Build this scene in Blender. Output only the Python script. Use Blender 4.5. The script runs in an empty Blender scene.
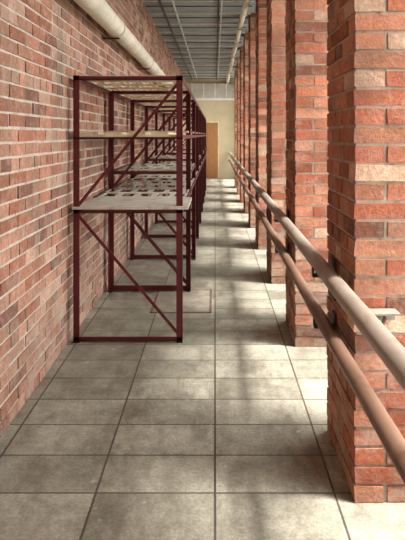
import bpy, math, random
from mathutils import Vector, Matrix
random.seed(7)
F=600.0; H=135.0; CH=1.5
WL=-1.06; PX=0.57; OUT=1.08; ZC=3.47; YEND=20.9; YBACK=-4.0
def D(y): return CH*F/(y-H)
sc=bpy.context.scene
try:
    sc.view_settings.view_transform='Standard'; sc.view_settings.look='None'
except Exception: pass
def lin(c):
    return tuple(((v/255)/12.92 if v/255<=0.04045 else ((v/255+0.055)/1.055)**2.4) for v in c)

# ---------- mesh builder ----------
class MB:
    def __init__(s): s.v=[];s.f=[];s.c=[];s.m=[];s.sm=[]
    def box(s,x0,x1,y0,y1,z0,z1,col=(1,1,1),mat=0,jit=0.0):
        b=len(s.v)
        for x in (x0,x1):
            for y in (y0,y1):
                for z in (z0,z1):
                    s.v.append((x+random.uniform(-jit,jit),y+random.uniform(-jit,jit),z+random.uniform(-jit,jit)))
        for q in ((0,1,3,2),(4,6,7,5),(0,4,5,1),(2,3,7,6),(0,2,6,4),(1,5,7,3)):
            s.f.append(tuple(b+i for i in q)); s.c.append(col); s.m.append(mat); s.sm.append(False)
    def beam(s,p0,p1,w,t,up=Vector((0,0,1)),mat=0,col=(1,1,1)):
        p0=Vector(p0);p1=Vector(p1);d=(p1-p0).normalized()
        a=d.cross(up)
        if a.length<1e-4: a=d.cross(Vector((1,0,0)))
        a.normalize(); n=a.cross(d).normalized()
        b=len(s.v)
        for p in (p0,p1):
            for i,j in ((-1,-1),(1,-1),(1,1),(-1,1)):
                s.v.append(tuple(p+a*(i*w/2)+n*(j*t/2)))
        for q in ((0,3,2,1),(4,5,6,7),(0,1,5,4),(1,2,6,5),(2,3,7,6),(3,0,4,7)):
            s.f.append(tuple(b+i for i in q)); s.c.append(col); s.m.append(mat); s.sm.append(False)
    def tube(s,pts,r,n=24,mat=0,col=(1,1,1)):
        pts=[Vector(p) for p in pts]; b=len(s.v)
        for k,p in enumerate(pts):
            d=(pts[min(k+1,len(pts)-1)]-pts[max(k-1,0)]).normalized()
            a=d.cross(Vector((0,0,1)))
            if a.length<1e-3: a=Vector((1,0,0))
            a.normalize(); u=a.cross(d).normalized()
            for i in range(n):
                t=2*math.pi*i/n
                s.v.append(tuple(p+a*math.cos(t)*r+u*math.sin(t)*r))
        for k in range(len(pts)-1):
            for i in range(n):
                j=(i+1)%n
                s.f.append((b+k*n+i,b+k*n+j,b+(k+1)*n+j,b+(k+1)*n+i)); s.c.append(col); s.m.append(mat); s.sm.append(True)
        s.f.append(tuple(b+i for i in reversed(range(n)))); s.c.append(col); s.m.append(mat); s.sm.append(False)
        e=b+(len(pts)-1)*n
        s.f.append(tuple(e+i for i in range(n))); s.c.append(col); s.m.append(mat); s.sm.append(False)
    def obj(s,name,mats,parent=None):
        me=bpy.data.meshes.new(name); me.from_pydata(s.v,[],s.f); 
        for m in mats: me.materials.append(m)
        me.polygons.foreach_set('material_index',s.m)
        me.polygons.foreach_set('use_smooth',s.sm)
        at=me.color_attributes.new('Col','FLOAT_COLOR','CORNER')
        data=[]
        for f,c in zip(s.f,s.c):
            data+= [c[0],c[1],c[2],1.0]*len(f)
        at.data.foreach_set('color',data)
        me.update()
        o=bpy.data.objects.new(name,me); sc.collection.objects.link(o)
        if parent: o.parent=parent
        return o
def empty(name,loc=(0,0,0)):
    o=bpy.data.objects.new(name,None); sc.collection.objects.link(o); o.empty_display_size=.1
    return o

# ---------- materials ----------
def newmat(name,rough=.8,metal=0):
    m=bpy.data.materials.new(name); m.use_nodes=True
    nt=m.node_tree; b=nt.nodes['Principled BSDF']; b.inputs['Roughness'].default_value=rough; b.inputs['Metallic'].default_value=metal
    b.inputs['Specular IOR Level'].default_value=.3
    return m,nt,b
def N(nt,t,**k):
    n=nt.nodes.new(t)
    for a,v in k.items(): setattr(n,a,v)
    return n
def pos(nt): return nt.nodes.new('ShaderNodeNewGeometry').outputs['Position']
def noise(nt,vec,scale,detail=5,rough=.6,vs=None):
    if vs:
        mp=nt.nodes.new('ShaderNodeMapping'); mp.inputs['Scale'].default_value=vs; nt.links.new(vec,mp.inputs['Vector']); vec=mp.outputs[0]
    n=nt.nodes.new('ShaderNodeTexNoise'); n.inputs['Scale'].default_value=scale; n.inputs['Detail'].default_value=detail; n.inputs['Roughness'].default_value=rough
    nt.links.new(vec,n.inputs['Vector']); return n.outputs['Fac']
def ramp(nt,fac,a,b,ca=(0,0,0,1),cb=(1,1,1,1)):
    r=nt.nodes.new('ShaderNodeValToRGB'); r.color_ramp.elements[0].position=a; r.color_ramp.elements[1].position=b
    r.color_ramp.elements[0].color=ca; r.color_ramp.elements[1].color=cb
    nt.links.new(fac,r.inputs[0]); return r.outputs[0]
def mix(nt,fac,a,b,mode='MIX'):
    m=nt.nodes.new('ShaderNodeMix'); m.data_type='RGBA'; m.blend_type=mode
    for s,v in ((m.inputs[0],fac),(m.inputs[6],a),(m.inputs[7],b)):
        if isinstance(v,(int,float)): s.default_value=v
        elif isinstance(v,tuple): s.default_value=v if len(v)==4 else v+(1,)
        else: nt.links.new(v,s)
    return m.outputs[2]
def bump(nt,b,h,st=.4,dist=.01):
    n=nt.nodes.new('ShaderNodeBump'); n.inputs['Strength'].default_value=st; n.inputs['Distance'].default_value=dist
    nt.links.new(h,n.inputs['Height']); nt.links.new(n.outputs[0],b.inputs['Normal'])

def brickmat(name,limeamt,sootamt,streak=0):
    m,nt,b=newmat(name,.9)
    at=N(nt,'ShaderNodeVertexColor',layer_name='Col'); p=pos(nt)
    fine=ramp(nt,noise(nt,p,45,6,.7),.3,.72,(.55,.55,.55,1),(1.22,1.22,1.22,1))
    c=mix(nt,1.0,at.outputs[0],fine,'MULTIPLY')
    lime=ramp(nt,noise(nt,p,11,8,.8),.5,.72,(0,0,0,1),(limeamt,)*3+(1,))
    c=mix(nt,lime,c,lin((200,190,174)))
    sep=N(nt,'ShaderNodeSeparateXYZ'); nt.links.new(p,sep.inputs[0])
    low=ramp(nt,sep.outputs[2],0.0,.9,(.7,.7,.7,1),(0,0,0,1))
    lw=mix(nt,1.0,low,ramp(nt,noise(nt,p,4.5,8,.75),.45,.62),'MULTIPLY')
    c=mix(nt,lw,c,lin((186,172,156)))
    soot=ramp(nt,noise(nt,p,2.1,7,.7),.45,.68,(0,0,0,1),(sootamt,)*3+(1,))
    c=mix(nt,soot,c,lin((84,70,60)))
    if streak:
        s2=ramp(nt,noise(nt,p,2.2,6,.7,(1,1.6,.25)),.5,.68,(0,0,0,1),(streak,)*3+(1,))
        c=mix(nt,s2,c,lin((110,98,88)))
    nt.links.new(c,b.inputs['Base Color'])
    bump(nt,b,noise(nt,p,60,6,.7),.6,.01); return m
def plainmat(name,col,rough=.8,metal=0,var=.25,scale=8,dirt=None,bs=.2,vs=None):
    m,nt,b=newmat(name,rough,metal); p=pos(nt)
    n=noise(nt,p,scale,6,.65,vs)
    lo=1-var; hi=1+var*.6
    c=mix(nt,1.0,lin(col)+(1,),ramp(nt,n,.3,.7,(lo,lo,lo,1),(hi,hi,hi,1)),'MULTIPLY')
    if dirt:
        d=ramp(nt,noise(nt,p,scale*2.3,8,.7),.55,.7)
        c=mix(nt,d,c,lin(dirt))
    nt.links.new(c,b.inputs['Base Color']); bump(nt,b,noise(nt,p,scale*6,5),bs,.004); return m
M_brickL=brickmat('brick_left',.55,.5,.6)
M_brickP=brickmat('brick_pillar',.4,.65)
M_mortar=plainmat('mortar',(190,180,166),.95,var=.25,scale=10,dirt=(116,104,94))
M_mortarP=plainmat('mortar_pillar',(168,152,136),.95,var=.3,scale=14,dirt=(92,80,70))
M_red=plainmat('maroon_paint',(92,32,38),.5,var=.2,scale=10,dirt=(68,30,32),bs=.05)
M_ceil=plainmat('ceiling_panel',(142,148,148),.8,var=.25,scale=2.0,dirt=(110,116,114))
M_rib=plainmat('ceiling_rib',(200,202,198),.6,var=.15,scale=5)
M_pipew=plainmat('pipe_cream',(216,210,192),.5,var=.15,scale=4,dirt=(180,166,142),bs=.05)
M_pipeg=plainmat('pipe_grey_paint',(146,132,120),.38,var=.2,scale=3,dirt=(118,98,84),bs=.03)
M_pipeb=plainmat('pipe_brown_paint',(112,86,70),.4,var=.2,scale=3,dirt=(88,64,50),bs=.03)
M_wood=plainmat('wood_slats',(208,194,164),.8,var=.25,scale=5,vs=(1,6,1),dirt=(160,138,106))
M_board=plainmat('grey_board',(188,182,168),.8,var=.2,scale=4,dirt=(148,138,120))
M_end=plainmat('cream_plaster',(190,178,146),.9,var=.12,scale=2)
M_door=plainmat('door_varnish',(152,108,66),.55,var=.15,scale=3,vs=(8,1,1))
M_dark=plainmat('dark_steel',(56,48,44),.5,.5)
M_white=plainmat('white_paint',(220,220,212),.5,var=.1)
M_conc=plainmat('outer_plaster',(140,134,126),.9)
M_ground=plainmat('outside_ground',(120,120,114),.95)

# floor
TR=0.297
m,nt,b=newmat('floor_tiles',.5); p=pos(nt)
mp=N(nt,'ShaderNodeMapping'); mp.inputs['Location'].default_value=(50.0,-(D(493)-TR*40),0)
nt.links.new(p,mp.inputs['Vector'])
br=N(nt,'ShaderNodeTexBrick',offset=0.0,squash=1.0)
br.inputs['Scale'].default_value=1; br.inputs['Brick Width'].default_value=.5; br.inputs['Row Height'].default_value=TR
br.inputs['Mortar Size'].default_value=.006; br.inputs['Mortar Smooth'].default_value=.4; br.inputs['Bias'].default_value=0
br.inputs['Color1'].default_value=lin((172,167,152))+(1,); br.inputs['Color2'].default_value=lin((146,141,127))+(1,); br.inputs['Mortar'].default_value=lin((84,77,68))+(1,)
nt.links.new(mp.outputs[0],br.inputs['Vector'])
c=mix(nt,1.0,br.outputs[0],ramp(nt,noise(nt,p,4.5,9,.8),.32,.68,(.48,.48,.46,1),(1.22,1.22,1.2,1)),'MULTIPLY')
c=mix(nt,1.0,c,ramp(nt,noise(nt,p,70,4,.7),.35,.7,(.7,.7,.7,1),(1.14,1.14,1.14,1)),'MULTIPLY')
c=mix(nt,ramp(nt,noise(nt,p,1.6,8,.75,(2.2,.7,1)),.48,.64,(0,0,0,1),(.65,.65,.65,1)),c,lin((88,79,66)))
sp=ramp(nt,noise(nt,p,16,3,.5),.68,.74,(0,0,0,1),(.5,.5,.5,1))
c=mix(nt,sp,c,lin((198,192,180)))
nt.links.new(c,b.inputs['Base Color'])
mth=N(nt,'ShaderNodeMath',operation='MULTIPLY_ADD'); nt.links.new(br.outputs['Fac'],mth.inputs[0]); mth.inputs[1].default_value=-1.2; nt.links.new(noise(nt,p,20,6),mth.inputs[2])
bump(nt,b,mth.outputs[0],.35,.006)
M_floor=m

# ---------- shell ----------
q=MB(); q.box(WL-.3,OUT+.3,YBACK-.2,YEND+.2,-.15,0); q.obj('floor',[M_floor])
q=MB(); q.box(-60,60,-60,80,-.5,-.4); q.obj('ground',[M_ground])
q=MB()
q.box(WL-.3,OUT+.3,YBACK-.2,YEND+.2,ZC,ZC+.2,mat=0)
y=YBACK+.1
while y<YEND:
    q.box(WL,PX,y,y+.04,ZC-.03,ZC+.01,mat=1); q.box(WL,PX,y+.45,y+.46,ZC-.012,ZC+.01,mat=2); y+=.9
for x in (-.62,.1): q.box(x-.012,x+.012,YBACK,YEND,ZC-.025,ZC+.01,mat=1)
q.obj('ceiling',[M_ceil,M_rib,M_dark])

CO=.077
def bcol(kind):
    r=random.random()
    if kind=='L':
        base=random.choice([(182,128,104),(172,112,88),(188,138,114),(162,104,80),(180,130,108),(198,160,138)])
        if r<.1: base=(138,92,76)
    else:
        base=random.choice([(184,114,84),(174,100,73),(190,128,98),(162,90,64),(182,120,92)])
        if r<.15: base=(130,80,60)
        if r>.92: base=(202,164,138)
    l=lin(base); k=random.uniform(.82,1.14)
    return tuple(v*k for v in l)
# left wall of individual bricks
q=MB(); q.box(WL-.3,WL-.006,YBACK,YEND,0,ZC,mat=1)
row=0; z=.004
while z<ZC-.01:
    z1=min(z+.063,ZC); hd=(row%6==5); L=.25 if not hd else .12
    y=YBACK-(.13 if row%2 else 0)-(.06 if hd else 0)
    while y<YEND:
        y0=max(y,YBACK); y1=min(y+L,YEND)
        if y1-y0>.02:
            q.box(WL-.1,WL+random.uniform(-.004,.002),y0,y1,z,z1,bcol('L'),0,.0025)
        y+=L+.013
    z+=CO; row+=1
q.obj('wall_left',[M_brickL,M_mortar])

# pillars
PL=.6; SP=1.8; Y1=D(503)
def pillar(y0):
    q=MB(); x0,x1=PX,PX+.5; y1=y0+PL; t=.12; g=.013
    q.box(x0+.006,x1-.006,y0+.006,y1-.006,0,ZC,mat=1)
    z=.003; r=0
    while z<ZC-.02:
        z1=min(z+.064,ZC)
        def B(a,b_,c_,d_):
            j=lambda: random.uniform(-.003,.003)
            q.box(a+j(),b_+j(),c_+j(),d_+j(),z,z1,bcol('P'),0,.002)
        if r%2==0:
            for (a,b_) in ((x0,x0+t),(x1-t,x1)):
                segs=[.25,.12,.204] if r%4==0 else [.204,.12,.25]
                yy=y0
                for L in segs: B(a,b_,yy,yy+L); yy+=L+g
            for (c_,d_) in ((y0,y0+t),(y1-t,y1)): B(x0+t+g,x1-t-g,c_,d_)
        else:
            hw=(x1-x0-g)/2
            for (c_,d_) in ((y0,y0+t),(y1-t,y1)):
                B(x0,x0+hw,c_,d_); B(x0+hw+g,x1,c_,d_)
            mid=(PL-2*t-3*g)/2
            for (a,b_) in ((x0,x0+t),(x1-t,x1)):
                B(a,b_,y0+t+g,y0+t+g+mid); B(a,b_,y0+t+2*g+mid,y1-t-g)
        z+=CO; r+=1
    return q.obj('brick_pillar',[M_brickP,M_mortarP])
ys=[]
y=Y1-3*SP
while y<YEND-PL: ys.append(y); y+=SP
ys=ys[:-1]
for y in ys: pillar(y)

# outer right wall: sill + lintel, window frames
WT=3.35; WB=.45
q=MB()
q.box(OUT,OUT+.3,YBACK,YEND,0,WB); q.box(OUT,OUT+.3,YBACK,YEND,WT,ZC)
for y in ys: q.box(OUT,OUT+.3,y+.05,y+PL-.05,WB,WT)
q.box(OUT,OUT+.3,YEND-.7,YEND,WB,WT)
q.obj('wall_right',[M_conc])
ye=ys+[YEND-.7]
for k in range(len(ye)-1):
    a=ye[k]+PL-.05; b_=ye[k+1]+.05
    q=MB(); w=.05; xa,xb=OUT+.1,OUT+.16
    q.box(xa,xb,a,a+w,WB,WT); q.box(xa,xb,b_-w,b_,WB,WT); q.box(xa,xb,a,b_,WB,WB+w); q.box(xa,xb,a,b_,WT-w,WT)
    mm=(a+b_)/2; q.box(xa,xb,mm-.02,mm+.02,WB,WT); q.box(xa,xb,a,b_,2.35,2.39)
    q.obj('window_%d'%(k+1),[M_white])
q=MB(); q.box(WL-.3,OUT+.3,YEND,YEND+.2,0,ZC,mat=0)
q.box(WL,OUT,YEND-.06,YEND,2.78,3.3,mat=1); q.box(WL,OUT,YEND-.1,YEND,2.70,2.78,mat=2)
for x in (-.8,-.4,0,.4): q.box(x-.015,x+.015,YEND-.08,YEND,2.78,3.3,mat=2)
q.obj('wall_far',[M_end,M_board,M_white])
q=MB(); q.box(WL-.3,OUT+.3,YBACK-.2,YBACK,0,ZC); q.obj('wall_back',[M_end])
# door
q=MB(); dz=1.93; E=YEND-.004
q.box(-.78,.14,E-.03,E,0,dz+.05,mat=1)
for a,b_ in ((-.74,-.33),(-.31,.1)):
    q.box(a,b_,E-.06,E-.02,.01,dz)
    q.box(a+.06,b_-.06,E-.07,E-.05,.15,.85); q.box(a+.06,b_-.06,E-.07,E-.05,1.0,dz-.12)
q.box(-.3,-.28,E-.11,E-.06,.95,1.08,mat=2)
q.obj('door_1',[M_door,M_wood,M_dark])

# ---------- pipes ----------
def pts(x,z,y0,y1,sag=0.0,n=60):
    r=[]
    for i in range(n+1):
        y=y0+(y1-y0)*i/n
        r.append((x+sag*.5*math.sin(y*1.7),y,z+sag*math.sin(y*1.1+.5)))
    return r
q=MB(); q.tube(pts(WL+.13,1.5+.93*135/125,YBACK+.02,YEND-.12,.006),.085)
y=-2.2; zo=1.5+.93*135/125
while y<YEND-.5:
    q.tube([(WL+.13,y,zo),(WL+.13,y+.04,zo)],.093,mat=0)
    q.beam((WL+.006,y+.02,zo-.1),(WL+.165,y+.02,zo-.1),.03,.012,mat=1); y+=2.6
q.obj('overhead_pipe',[M_pipew,M_dark])
XR=.5
zu=1.5-XR*235/190; zl=1.5-XR*328/190
hp=empty('handrail_pipe'); lp=empty('heating_pipe')
q=MB(); q.tube(pts(XR,zu,YBACK+.02,YEND-.1,.003),.036)
q.obj('pipe',[M_pipeg],hp)
q=MB(); q.tube(pts(XR,zl,YBACK+.02,YEND-.1,.004),.03)
q.obj('pipe',[M_pipeb],lp)
for zz,r,par in ((zu,.036,hp),(zl,.03,lp)):
    q=MB()
    for y in ys:
        yb=y+.38; P=PX-.006
        q.box(XR-r,P,yb-.02,yb+.02,zz-r-.012,zz-r+.001)
        q.box(XR-r-.006,XR-r,yb-.02,yb+.02,zz-r-.012,zz-r*.2)
        q.beam((XR+.02,yb,zz-r-.008),(P-.004,yb,zz-r-.09),.02,.006,up=Vector((0,1,0)))
        q.box(P-.008,P,yb-.03,yb+.03,zz-r-.12,zz+r)
    q.obj('brackets',[M_dark],par)
q=MB(); q.box(.62,.73,Y1-.09,Y1-.005,.79,.797); q.box(.62,.73,Y1-.014,Y1-.005,.75,.797); q.beam((.675,Y1-.08,.79),(.675,Y1-.008,.72),.02,.006,up=Vector((1,0,0)))
q.obj('shelf_bracket',[M_pipeg])
# ceiling conduits
q=MB(); q.tube(pts(.42,3.3,YBACK+.02,YEND-.12,.004),.04)
y=-2
while y<YEND-.3:
    q.box(.405,.435,y,y+.02,3.3,ZC-.001); q.box(.37,.47,y,y+.03,3.25,3.262); y+=1.2
q.obj('ceiling_conduit',[M_pipew])
for x,r in ((.05,.012),(-.8,.018)):
    q=MB(); z=ZC-.032-r; q.tube([(x,YBACK+.02,z),(x,YEND-.12,z)],r,12)
    q.obj('electrical_cable',[M_dark])
# ---------- racks ----------
def angle_post(q,x,y,z0,z1,sx,sy,w=.044,t=.005):
    q.box(min(x,x+sx*w),max(x,x+sx*w),min(y,y+sy*t),max(y,y+sy*t),z0,z1)
    q.box(min(x,x+sx*t),max(x,x+sx*t),min(y,y+sy*w),max(y,y+sy*w),z0,z1)
def perf(q,x0,x1,y0,y1,z,ny,nx,th=.006,fy=.5,fx=.35,mat=0):
    st=(y1-y0)/ny; sx=(x1-x0)/nx
    for i in range(ny):
        ya=y0+i*st; yb=ya+st*fy
        q.box(x0,x1,ya,yb,z,z+th,mat=mat)
        off=(i%2)*.5
        for j in range(-1,nx+1):
            xa=x0+(j+off)*sx; xb=xa+sx*fx
            xa=max(xa,x0); xb=min(xb,x1)
            if xb-xa<.005: continue
            q.box(xa,xb,yb,ya+st,z,z+th,mat=mat)
    q.box(x0,x0+.02,y0,y1,z-.001,z+th,mat=mat); q.box(x1-.02,x1,y0,y1,z-.001,z+th,mat=mat)
RX0,RX1=-1.022,-.235
def rack(y0,y1,top,levels):
    par=empty('storage_rack')
    q=MB(); U=Vector((0,1,0))
    for yf,sy in ((y0,1),(y1,-1)):
        angle_post(q,RX0,yf,0,top,1,sy); angle_post(q,RX1,yf,0,top,-1,sy)
        for z,h in [(.012,.032)]+[(l,.03 if l<1.3 else .012) for l in levels]+[(top-.034,.028)]:
            q.box(RX0,RX1,min(yf,yf+sy*.006),max(yf,yf+sy*.006),z,z+h)
            q.box(RX0,RX1,min(yf,yf+sy*.035),max(yf,yf+sy*.035),z,z+.005)
        yd=yf+sy*.012
        q.beam((RX0+.02,yd,levels[0]),(RX1-.02,yd,.05),.022,.006,up=U)
        q.beam((RX0+.02,yd,levels[0]+.04),(RX1-.02,yd,top-.04),.022,.006,up=U)
        for x in (RX0,RX1):
            q.box(x-.04 if x==RX1 else x,x if x==RX1 else x+.04,min(yf,yf+sy*.06),max(yf,yf+sy*.06),0,.006)
    for z in levels+[top-.034]:
        q.box(RX0,RX0+.006,y0,y1,z,z+.03); q.box(RX1-.006,RX1,y0,y1,z,z+.03)
    q.obj('frame',[M_red],par)
    return par
tops=1.93
yr=D(343); bay=D(290)-D(343)
k=0
while yr<15.5:
    lv=[.935,1.47] if k%2==0 else [.935,1.12,1.47]
    par=rack(yr,yr+bay-.03,tops,lv)
    ya,yb=yr+.0,yr+bay-.03
    q=MB(); perf(q,RX0+.01,RX1-.01,ya+.01,yb-.01,tops-.005,4,5,th=.006,fy=.38,fx=.26)
    q.obj('top_slats',[M_wood],par)
    q=MB()
    if k==0:
        for i in range(3):
            w=(RX1-RX0+.05)/3
            q.box(RX0+i*w,RX0+(i+1)*w-.006,ya-.03,ya+bay*.42,.966,.982+.003*i)
        perf(q,RX0+.01,RX1-.01,ya+bay*.43,yb,.972,2,5,fy=.36,fx=.3)
    else:
        perf(q,RX0+.01,RX1-.01,ya+.01,yb-.01,.972,3,5,fy=.4,fx=.3)
    q.obj('middle_boards',[M_board],par)
    q=MB()
    if len(lv)>2:
        perf(q,RX0+.05,RX1-.01,ya+.02,yb-.02,1.155,3,5,fy=.45,fx=.4); q.obj('extra_board',[M_board],par); q=MB()
    for i in range(4):
        x=RX0+.05+i*.17
        q.box(x,x+.12,ya+.02+.1*random.random(),yb-.02,1.505,1.519)
    q.box(RX0+.01,RX1-.01,ya+.02,ya+.14,1.486,1.504)
    q.box(RX0+.01,RX1-.01,yb-.3,yb-.16,1.52,1.538)
    q.obj('upper_planks',[M_wood],par)
    yr+=bay; k+=1
# floor hatch
q=MB(); a,b_,c_,d_=-.55,-.03,D(313),D(290)
for A in ((a,b_,c_,c_+.02),(a,b_,d_-.02,d_),(a,a+.02,c_,d_),(b_-.02,b_,c_,d_)): q.box(A[0],A[1],A[2],A[3],0,.004)
q.box(a+.02,b_-.02,c_+.02,d_-.02,0,.003,mat=1)
q.obj('floor_hatch',[plainmat('rusty_edge',(104,86,72),.8),plainmat('hatch_cover',(138,130,116),.8,var=.35,scale=6,dirt=(110,98,84))])

# ---------- light ----------
w=bpy.data.worlds.new('World'); sc.world=w; w.use_nodes=True
bg=w.node_tree.nodes['Background']; bg.inputs[0].default_value=(1.0,1.0,.98,1); bg.inputs[1].default_value=9.5
sl=bpy.data.lights.new('sun','SUN'); sl.energy=12.5; sl.angle=math.radians(10); sl.color=(1,.975,.93)
so=bpy.data.objects.new('sun',sl); sc.collection.objects.link(so)
so.rotation_euler=Vector((-.42,.12,-.95)).to_track_quat('-Z','Y').to_euler(); so.location=(5,5,8)
cam=bpy.data.cameras.new('Camera'); co=bpy.data.objects.new('Camera',cam); sc.collection.objects.link(co)
co.location=(0,0,CH); co.rotation_euler=(math.pi/2,0,0)
cam.sensor_width=36; cam.lens=F*36/540; cam.shift_x=-12.5/540; cam.shift_y=-(270-H)/540
cam.clip_start=.05; sc.camera=co
